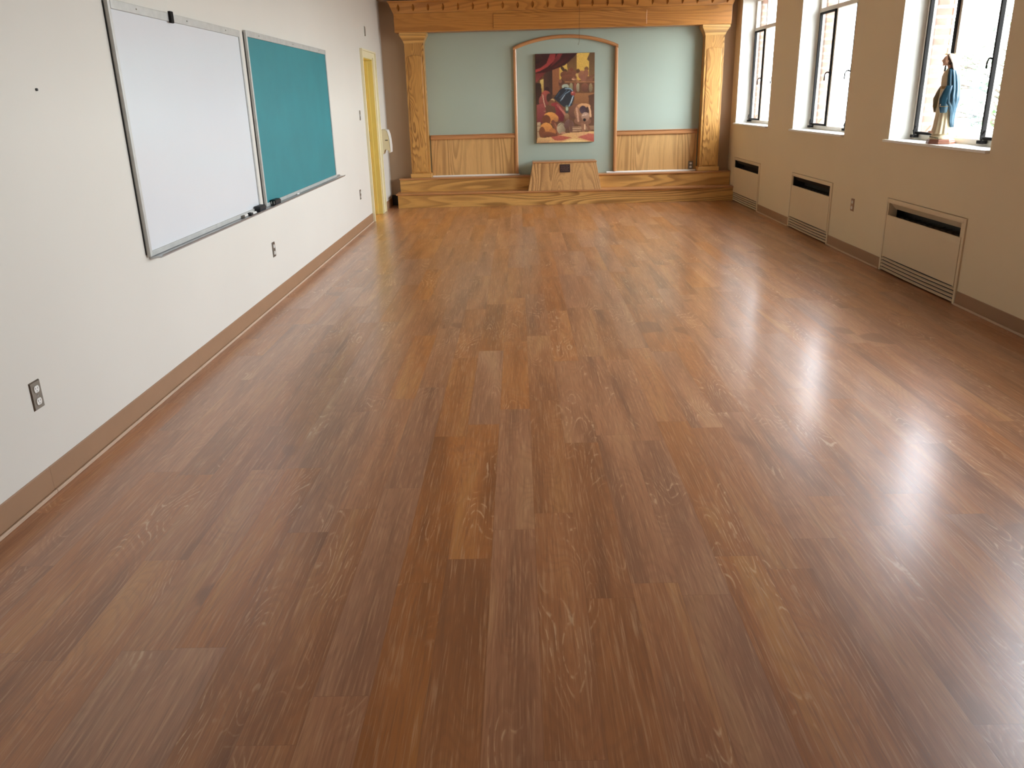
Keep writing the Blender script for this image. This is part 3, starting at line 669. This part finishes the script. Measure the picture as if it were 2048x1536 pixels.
heater(*HE[2], 'cream wall heater under the farthest window, beside the oak platform', 'heater_in')  # hood shadow put into its colour here too

# ------------------------------------------------------------------ sockets and plates
def outlet(loc, nrm, label, cat='socket', duplex=True, mat='steel'):
    r = thing('wall_outlet' if cat == 'socket' else 'switch_plate', loc, label, cat)
    n = Vector(nrm); s_ = Vector((0, 0, 1)).cross(n); up = Vector((0, 0, 1)); L = Vector(loc)
    def P(a, b, d): return tuple(L + s_ * a + up * b + n * d)
    def slab(mb, a0, a1, b0, b1, d0, d1, ins=0):
        mb.add([P(a0, b0, d0), P(a1, b0, d0), P(a1, b1, d0), P(a0, b1, d0), P(a0 + ins, b0 + ins, d1), P(a1 - ins, b0 + ins, d1), P(a1 - ins, b1 - ins, d1), P(a0 + ins, b1 - ins, d1)],
               [(3, 2, 1, 0), (4, 5, 6, 7), (0, 1, 5, 4), (1, 2, 6, 5), (2, 3, 7, 6), (3, 0, 4, 7)])
    m_ = MB(); slab(m_, -.036, .036, -.058, .058, .0002, .006, .004); m_.build('cover_plate', MAT[mat], r)
    if cat == 'socket':
        for zc in (.0255, -.0255):
            f = MB(); pts = []
            for i in range(20):
                t_ = 2 * math.pi * i / 20; pts.append((.0172 * math.cos(t_), max(-.0135, min(.0135, .0175 * math.sin(t_)))))
            f.loft([[P(a, zc + b, .005) for a, b in pts], [P(a, zc + b, .0085) for a, b in pts]])
            fo = f.build('receptacle', MAT['white_pl'], r)
            g = MB(); slab(g, -.0085, -.006, zc + .000, zc + .008, .0085, .0088); slab(g, .006, .0082, zc + .000, zc + .008, .0085, .0088)
            g.loft([[P(.0025 * math.cos(u_ * .785), zc - .0075 + .0025 * math.sin(u_ * .785), dd) for u_ in range(8)] for dd in (.0085, .0088)])
            g.build('slot', MAT['black'], fo)
        g = MB(); g.loft([[P(.003 * math.cos(u_ * .785), .003 * math.sin(u_ * .785), dd) for u_ in range(8)] for dd in (.0055, .0075)]); g.build('screw', MAT['alu'], r)
    elif cat == 'switch':
        g = MB(); slab(g, -.006, .006, -.014, .014, .005, .007); slab(g, -.004, .004, -.001, .011, .006, .018, .001); g.build('toggle', MAT['white_pl'], r)
    else:
        for zc in (.03, -.03):
            g = MB(); g.loft([[P(.003 * math.cos(u_ * .785), zc + .003 * math.sin(u_ * .785), dd) for u_ in range(8)] for dd in (.0055, .0075)])
            g.build('screw', MAT['alu'], r)
    return r
outlet((0, 3.026, .416), (1, 0, 0), 'steel duplex socket low on the left wall, closest to the camera')
outlet((0, 6.362, .413), (1, 0, 0), 'small steel duplex socket on the left wall below the teal board')
outlet((0, 10.10, .43), (1, 0, 0), 'tiny steel duplex socket on the left wall just before the doorway')
outlet((0, 10.49, 1.34), (1, 0, 0), 'steel light switch on the left wall beside the doorway', 'switch')
outlet((0, 11.30, 2.35), (1, 0, 0), 'narrow blank metal plate high on the left wall above the doorway', 'wall plate')
outlet((W, 7.806, .464), (-1, 0, 0), 'duplex socket on the window wall between two heaters', mat='base_tan')
outlet((4.51, YB - .0205, .487), (0, -1, 0), 'steel duplex socket in the oak wainscot beside the bright pilaster')
mb = MB(); mb.tube([(-.002, 3.473, 1.564), (.006, 3.473, 1.564)], .006, 8)
tag(mb.build('wall_anchor', MAT['black'], loc=(0, 3.473, 1.564)), 'small dark screw anchor in the left wall, left of the whiteboard', 'screw anchor')

# ------------------------------------------------------------------ boards
def board(name, y0, y1, z0, z1, surf, tray_y0, tray_y1, label, cat):
    r = thing(name, (0, (y0 + y1) / 2, z0), label, cat)
    MB().box(.008, .016, y0 + .02, y1 - .02, z0 + .02, z1 - .02).build('writing_surface', MAT[surf], r)
    f = MB().box(.004, .024, y0, y0 + .026, z0, z1).box(.004, .024, y1 - .026, y1, z0, z1).box(.004, .024, y0 + .026, y1 - .026, z0, z0 + .026)
    f.build('board_frame', MAT['alu_dull'], r, bevel=.002)
    MB().box(.004, .026, y0 + .026, y1 - .026, z1 - .042, z1).build('top_rail', MAT['alu_dull'], r, bevel=.002)
    MB().prism([(.004, z0 - .014), (.066, z0 - .010), (.078, z0 + .002), (.074, z0 + .006), (.068, z0 - .002), (.018, z0 - .002), (.018, z0 + .012), (.004, z0 + .012)], 'y', tray_y0, tray_y1).build('tray', MAT['alu'], r)
    for yy in (y0 + .3, (y0 + y1) / 2, y1 - .3):
        MB().tube([(.026, yy, z1 - .02), (.0285, yy, z1 - .02)], .004, 8).build('screw', MAT['steel'], r)
    return r
wb = board('whiteboard', 4.182, 6.115, .755, 1.975, 'board_white', 4.21, 6.235, 'large framed whiteboard on the left wall', 'whiteboard')
gb = board('chalkboard', 6.250, 8.790, .755, 1.990, 'board_green', 6.245, 8.965, 'teal-green framed board on the left wall beside the whiteboard', 'chalkboard')
# black strips standing in for the standoff shadow behind the near stiles
MB().box(.001, .004, 4.176, 4.21, .765, 1.965).build('standoff_shadow', MAT['black'], wb)
MB().box(.001, .004, 6.243, 6.28, .765, 1.98).build('standoff_shadow', MAT['black'], gb)
MB().box(.024, .040, 4.885, 4.925, 1.925, 1.985).build('map_clip', MAT['steel_dark'], wb, bevel=.003)
def eraser(x, y, z, rz, label, stripes=False):
    r = thing('board_eraser', (x, y, z), label, 'eraser')
    m_ = MB().loft([[(x + sx * w_, y + sy * l_, z + h) for sx, sy in ((-1, -1), (1, -1), (1, 1), (-1, 1))] for h, w_, l_ in ((.016, .024, .072), (.030, .024, .072), (.042, .017, .066))])
    m_.build('grip', MAT['black'], r, bevel=.003)
    MB().box(x - .022, x + .022, y - .07, y + .07, z, z + .016).build('felt_pad', MAT['black_felt'], r, bevel=.002)
    if stripes:
        for dx in (-.010, .010): MB().box(x + dx - .002, x + dx + .002, y - .0735, y - .0715, z + .010, z + .032).build('end_mark', MAT['white_pl'], r)
    r.rotation_euler.z = rz
eraser(.0430, 6.02, .7535, .0, 'black felt eraser on the whiteboard tray, at its far end')
eraser(.0430, 6.42, .7535, .0, 'black eraser with two pale end marks on the teal board tray', True)
def marker(x, y, z, rz, label, capcol='black'):
    r = thing('dry_erase_marker', (x, y, z), label, 'marker', 'markers on the whiteboard tray')
    d_ = Vector((math.sin(rz), math.cos(rz), 0)); p = Vector((x, y, z + .009))
    MB().tube([p - d_ * .02, p + d_ * .055, p + d_ * .06], [.0085, .0085, .006], 12).build('barrel', MAT['white_pl'], r, smooth=False)
    MB().tube([p - d_ * .062, p - d_ * .06, p - d_ * .021], [.006, .0092, .0092], 12).build('cap', MAT[capcol], r)
marker(.0300, 5.845, .7535, .0, 'white marker with black cap lying in the whiteboard tray against the board')
marker(.0485, 5.83, .7535, .03, 'white marker with black cap lying on the outer lip side of the whiteboard tray')
marker(.0300, 5.70, .7535, -.02, 'white marker with grey cap in the whiteboard tray, farthest from the eraser', 'steel')
mb = MB(); mb.tube([(.034, 7.10, .7585), (.036, 7.16, .7585)], .0052, 10)
tag(mb.build('chalk_stick', MAT['chalk'], loc=(.035, 7.13, .7533)), 'short white chalk stick lying in the teal board tray', 'chalk')

# ------------------------------------------------------------------ towel dispenser
r = thing('soap_dispenser', (0, 12.08, .8), 'cream plastic dispenser on the left wall beyond the doorway', 'dispenser')
prof = [(.0, 1.125), (.085, 1.122), (.115, 1.105), (.135, 1.06), (.150, .99), (.157, .90), (.160, .83), (.152, .805), (.135, .803), (.130, .835), (.06, .850), (.045, .835), (.030, .800), (.016, .785), (0, .785)]
prof = [(a_ * .74, b_) for a_, b_ in prof]
MB().prism(prof, 'y', 11.985, 12.16).build('cover', MAT['cream_pl'], r, bevel=.006)
MB().prism([(a_ * .74, b_) for a_, b_ in [(.088, 1.117), (.118, 1.10), (.138, 1.055), (.153, .985), (.160, .90), (.163, .83), (.155, .808), (.168, .812), (.172, .90), (.164, .99), (.148, 1.065), (.125, 1.115), (.09, 1.126)]], 'y', 11.98, 12.165).build('front_shield', MAT['white_pl'], r, bevel=.002)
MB().box(.055, .095, 11.982, 11.99, .972, .982).build('lock_slot', MAT['steel_dark'], r)

# ------------------------------------------------------------------ statue on the sill
SX, SYY, SZ = W + .075, 6.47, WZ0 + .0125
M_dress = plain('statue_cream_robe', srgb(214, 198, 164), .5, var=.06, scale=30)
M_blue = plain('statue_blue_mantle', srgb(12, 62, 80), .45, var=.12, scale=25)
M_veil = plain('statue_white_veil', srgb(226, 214, 200), .5, var=.04, scale=30)
M_skin = plain('statue_painted_skin', srgb(206, 160, 134), .5, var=.05, scale=40)
M_hair = plain('statue_brown_hair', srgb(92, 58, 40), .6, var=.1, scale=60)
M_gold = plain('statue_gold_trim', srgb(150, 120, 66), .4, .4, var=.1, scale=60)
M_brown = plain('statue_brown_base', srgb(134, 84, 62), .45, var=.08, scale=30)
M_snake = plain('statue_green_snake', srgb(72, 84, 56), .5, var=.15, scale=60)
st = thing('religious_statue', (0, 0, 0), 'painted plaster statue of a robed woman in a blue mantle, standing on the window sill', 'statue')
def ringp(cx, cy_, z, a, b, n=48, fold=0, k=11, ph=0, t0=0, t1=2 * math.pi, closed=True):
    out = []
    for i in range(n):
        th = t0 + (t1 - t0) * i / (n if closed else n - 1)
        m_ = 1 + fold * math.cos(k * th + ph)
        out.append((cx + a * m_ * math.cos(th), cy_ + b * m_ * math.sin(th), z))
    return out
# local frame: facing -X, left arm at -Y; x is forward/back, y is sideways
MB().loft([[(.100 * math.cos(q_ * math.pi / 4 + math.pi / 8) * s_, .122 * math.sin(q_ * math.pi / 4 + math.pi / 8) * s_, z) for q_ in range(8)] for z, s_ in ((0, .98), (.004, 1), (.016, 1), (.020, .95), (.026, .95), (.034, .90))]).build('octagonal_base', M_brown, st)
MB().loft([ringp(0, 0, z, a, a * 1.18, 32, .02, 7) for z, a in ((.033, .084), (.045, .082), (.062, .070), (.078, .052), (.088, .030))]).build('globe', M_dress, st, smooth=True)
sn = MB(); sn.tube([(.075 * math.cos(q_) * -1 * (1 - .03 * q_), .09 * math.sin(q_) * (1 - .03 * q_), .050 + .006 * q_) for q_ in [i * .25 - 1.6 for i in range(16)]], [.003 + .003 * math.sin(math.pi * i / 15) for i in range(16)], 8); sn.build('serpent', M_snake, st, smooth=True)
# body core (one continuous surface through a voxel remesh): torso, neck, head with face, arms, hands
bd = MB()
bd.loft([ringp(cx, 0, z, a, b, 24) for z, cx, a, b in ((.075, 0, .05, .05), (.2, .0, .05, .055), (.33, .0, .042, .050), (.40, -.004, .038, .044), (.47, -.004, .042, .056), (.505, -.002, .034, .056), (.525, -.002, .022, .034), (.538, -.006, .015, .016), (.560, -.012, .014, .015))])
HC = Vector((-.030, 0, .590))
bd.ell(HC, (.030, .0255, .036), 24, 18, lambda d_: 1 + (.06 if d_.z < -.3 and d_.x < 0 else 0) - .06 * max(0, -d_.x) * (1 if abs(d_.z - .12) < .12 and abs(d_.y) > .2 else 0))
bd.tube([(HC.x - .029, 0, HC.z + .010), (HC.x - .0355, 0, HC.z - .004), (HC.x - .030, 0, HC.z - .007)], [.0028, .0042, .0030], 8)   # nose
bd.ell((HC.x - .0275, 0, HC.z - .0175), (.0042, .008, .0028), 10, 6)                       # lips
bd.ell((HC.x - .022, 0, HC.z - .031), (.008, .009, .006), 10, 6)                           # chin
for sy in (-1, 1):
    bd.ell((HC.x - .0255, sy * .0095, HC.z + .006), (.0035, .0052, .003), 10, 6)           # eyelids
    bd.ell((HC.x + .002, sy * .0258, HC.z - .002), (.006, .003, .009), 10, 6)              # ears
    bd.tube([(0, sy * .050, .500), (-.006, sy * .074, .43), (-.020, sy * .086, .375), (-.046, sy * .098, .325), (-.054, sy * .102, .308)], [.019, .018, .015, .011, .0085], 10)
    hb = Vector((-.057, sy * .103, .300)); bd.ell(hb, (.006, .011, .014), 12, 8)
    for f_, (dy, ln_) in enumerate(((-.009, .018), (-.003, .022), (.003, .021), (.009, .016))):
        bd.tube([hb + Vector((0, dy, -.008)), hb + Vector((-.005, dy * 1.25, -.010 - ln_ * .5)), hb + Vector((-.004, dy * 1.4, -.012 - ln_))], [.0032, .0029, .0022], 6)
    bd.tube([hb + Vector((-.001, -sy * .009, .002)), hb + Vector((-.010, -sy * .014, -.006)), hb + Vector((-.013, -sy * .014, -.014))], [.0035, .0031, .0024], 6)
bo = bd.build('body', M_skin, st, smooth=True)
rm = bo.modifiers.new('remesh', 'REMESH'); rm.mode = 'VOXEL'; rm.voxel_size = .0022; rm.use_smooth_shade = True
for sy in (-1, 1):
    MB().ell((HC.x - .0285, sy * .0095, HC.z + .0055), (.0015, .0032, .0012), 8, 5).build('painted_eye', M_hair, bo)
# robe: long pleated dress with a girdle
rings = []
for z, cx, a, b, fo in ((.072, -.004, .070, .084, .05), (.085, -.004, .066, .080, .07), (.12, -.003, .060, .074, .07), (.20, -.002, .055, .067, .065), (.28, -.002, .051, .062, .055), (.35, -.003, .046, .055, .04), (.40, -.005, .042, .049, .03), (.44, -.006, .045, .052, .02), (.48, -.006, .045, .056, .01), (.505, -.004, .038, .052, 0), (.522, -.004, .026, .038, 0), (.532, -.006, .019, .023, 0)):
    rings.append(ringp(cx, 0, z, a, b, 72, fo, 13, .4))
rb_ = MB().loft(rings).build('robe', M_dress, st, smooth=True)
MB().loft([ringp(-.005, 0, z, a, b, 40) for z, a, b in ((.392, .0435, .0505), (.396, .0455, .053), (.408, .0455, .053), (.412, .0435, .0505))]).build('girdle', M_gold, rb_, smooth=True)
for sy in (-1, 1):     # robe sleeves
    MB().tube([(0, sy * .052, .495), (-.006, sy * .076, .43), (-.020, sy * .088, .375), (-.042, sy * .098, .335)], [.0215, .019, .017, .015], 16).build('sleeve', M_dress, rb_, smooth=True)
# mantle: open at the front, falls from the shoulders over the arms to the globe
def mantle():
    m_ = MB(); n = 61; rr = []
    spec = ((.534, .004, .030, .034, 2.25), (.515, .004, .044, .064, 2.2), (.48, .006, .056, .084, 2.2), (.43, .008, .064, .100, 2.15), (.385, .008, .069, .112, 2.1), (.345, .006, .074, .122, 2.15), (.315, .006, .074, .120, 2.05), (.27, .004, .068, .100, 1.62), (.22, .002, .066, .088, 1.35), (.16, .002, .066, .082, 1.2), (.12, .002, .068, .080, 1.05))
    for (z, cx, a, b, lim) in spec:
        row = []
        for i in range(n):
            th = -lim + 2 * lim * i / (n - 1); e = abs(th) / lim
            fo = .05 * math.cos(15 * th + z * 9) * (1 if z < .5 else .2)
            zz = z - (.028 * max(0, e - .6) * 2.5 if z < .33 and z > .30 else 0)
            row.append((cx + a * (1 + fo) * math.cos(th), b * (1 + fo) * math.sin(th), zz))
        rr.append(row)
    vs = [p for r_ in rr for p in r_]; fs = [(i * n + k, i * n + k + 1, (i + 1) * n + k + 1, (i + 1) * n + k) for i in range(len(rr) - 1) for k in range(n - 1)]
    m_.add(vs, fs); return m_
mo = mantle().build('mantle', M_blue, st, smooth=True, recalc=False)
so = mo.modifiers.new('thick', 'SOLIDIFY'); so.thickness = .004; so.offset = -1
for sy in (-1, 1):     # hanging mantle cuffs over the forearms
    cu = MB(); rr = []
    for z, a, b, cx in ((.415, .024, .025, -.010), (.37, .034, .028, -.022), (.325, .038, .026, -.034), (.27, .032, .018, -.036), (.225, .022, .010, -.032)):
        rr.append(ringp(cx, sy * (.094 + (.40 - z) * .05), z, a, b, 24, .06, 5))
    c_ = cu.loft(rr).build('mantle_fall', M_blue if sy < 0 else plain('statue_mantle_lining', srgb(120, 112, 84), .5), mo, smooth=True)
    MB().tube([rr[3][k_] for k_ in list(range(24)) + [0]], .0022, 6).build('gold_hem', M_gold, c_)
# hair and veil
MB().ell((HC.x + .008, 0, HC.z + .004), (.031, .0295, .038), 24, 14, lambda d_: 1.0 if d_.x > -.35 else .9).build('hair', M_hair, st, smooth=True)
vr = []
for z, cx, a, b, lim in ((.634, -.016, .012, .012, 3.1), (.628, -.014, .028, .026, 2.35), (.612, -.008, .036, .034, 2.1), (.590, .000, .038, .037, 1.95), (.565, .008, .038, .040, 1.85), (.540, .012, .042, .046, 1.8), (.515, .016, .052, .058, 1.7), (.49, .02, .054, .06, 1.5)):
    vr.append([(cx + a * math.cos(-lim + 2 * lim * i / 40) * (1 + .03 * math.cos(i * 1.3)), b * math.sin(-lim + 2 * lim * i / 40), z) for i in range(41)])
vm = MB(); vm.add([p for r_ in vr for p in r_], [(i * 41 + k, i * 41 + k + 1, (i + 1) * 41 + k + 1, (i + 1) * 41 + k) for i in range(len(vr) - 1) for k in range(40)])
vo = vm.build('veil', M_veil, st, smooth=True, recalc=False); so = vo.modifiers.new('thick', 'SOLIDIFY'); so.thickness = .003
hm = MB(); hc = Vector((-.012, 0, .631)); R_ = .038
hm.tube([hc + Vector((R_ * math.cos(i * math.pi / 16), R_ * math.sin(i * math.pi / 16), 0)) for i in range(33)], .0010, 6, False)
for i in range(3): hm.tube([hc + Vector((0, 0, -.012)), hc + Vector((R_ * math.cos(i * 2.1), R_ * math.sin(i * 2.1), 0))], .0009, 5)
ho = hm.build('star_crown', M_gold, st)
for i in range(12):
    c = hc + Vector((R_ * math.cos(i * math.pi / 6), R_ * math.sin(i * math.pi / 6), .002)); s1_ = MB()
    tdir = Vector((-math.sin(i * math.pi / 6), math.cos(i * math.pi / 6), 0))
    pts = [c + (tdir * math.sin(k_ * math.pi / 5) + Vector((0, 0, 1)) * math.cos(k_ * math.pi / 5)) * (.0065 if k_ % 2 == 0 else .0028) for k_ in range(10)]
    nn = Vector((math.cos(i * math.pi / 6), math.sin(i * math.pi / 6), 0)) * .0012
    s1_.loft([[p - nn for p in pts], [p + nn for p in pts]]).build('star', M_gold, ho)
for sy in (-1, 1): MB().ell((-.072, sy * .018, .086), (.022, .010, .008), 12, 8).build('foot', M_skin, st, smooth=True)
st.location = (SX, SYY, SZ); st.rotation_euler = (0, 0, math.radians(-14)); st.scale = (1, 1, 1)

# ------------------------------------------------------------------ outside: ground and trees
tag(MB().box(W + .5, 90, -50, 90, -3.3, -3.2).build('outside_ground', MAT['ground_dim']), kind='structure')
def tree(x, y, h, cr, label, leaves=1500, seed=1):
    rs = random.Random(seed); r = thing('tree', (x, y, -3.2), label, 'tree')
    B0 = Vector((x, y, -3.2)); mb = MB(); tips = []
    top = B0 + Vector((rs.uniform(-.3, .3), rs.uniform(-.3, .3), h * .72))
    mb.tube([B0, B0 + (top - B0) * .4 + Vector((.1, .05, 0)), top], [.20, .14, .05], 10)
    for i in range(16):
        a = rs.uniform(0, 6.28); s0 = B0 + (top - B0) * rs.uniform(.35, 1.0)
        e = s0 + Vector((math.cos(a) * cr * rs.uniform(.5, 1), math.sin(a) * cr * rs.uniform(.5, 1), rs.uniform(.3, h * .3)))
        mid = (s0 + e) / 2 + Vector((0, 0, .25)); mb.tube([s0, mid, e], [.055, .035, .012], 6); tips += [e, mid]
        for k in range(3):
            f = e + Vector((rs.uniform(-.7, .7), rs.uniform(-.7, .7), rs.uniform(-.3, .6))); mb.tube([mid, (mid + f) / 2 + Vector((0, 0, .1)), f], [.022, .016, .006], 5); tips.append(f)
    mb.build('trunk', MAT['bark'], r, smooth=True)
    lf = MB()
    for i in range(leaves):
        c = rs.choice(tips) + Vector((rs.gauss(0, .32), rs.gauss(0, .32), rs.gauss(0, .26)))
        u_ = Vector((rs.gauss(0, 1), rs.gauss(0, 1), rs.gauss(0, .6))).normalized(); v_ = u_.orthogonal().normalized(); s_ = rs.uniform(.05, .10)
        lf.add([c - u_ * s_, c + v_ * s_ * .45 + Vector((0, 0, .008)), c + u_ * s_, c - v_ * s_ * .45], [(0, 1, 2, 3)])
    lf.build('foliage', MAT['leaf'], r, recalc=False)
tree(14.5, 20.5, 6.6, 2.2, 'leafy tree beyond the farther windows, pale in the bright light', 1600, 3)
tree(13.6, 15.2, 6.4, 2.0, 'leafy tree outside, behind the window with the statue', 1500, 5)
tree(17.5, 26.5, 7.4, 2.6, 'tall tree outside beyond the farthest window', 1500, 8)
tree(11.6, 10.6, 5.6, 1.6, 'sparse young tree outside, right of the statue window centre', 420, 12)
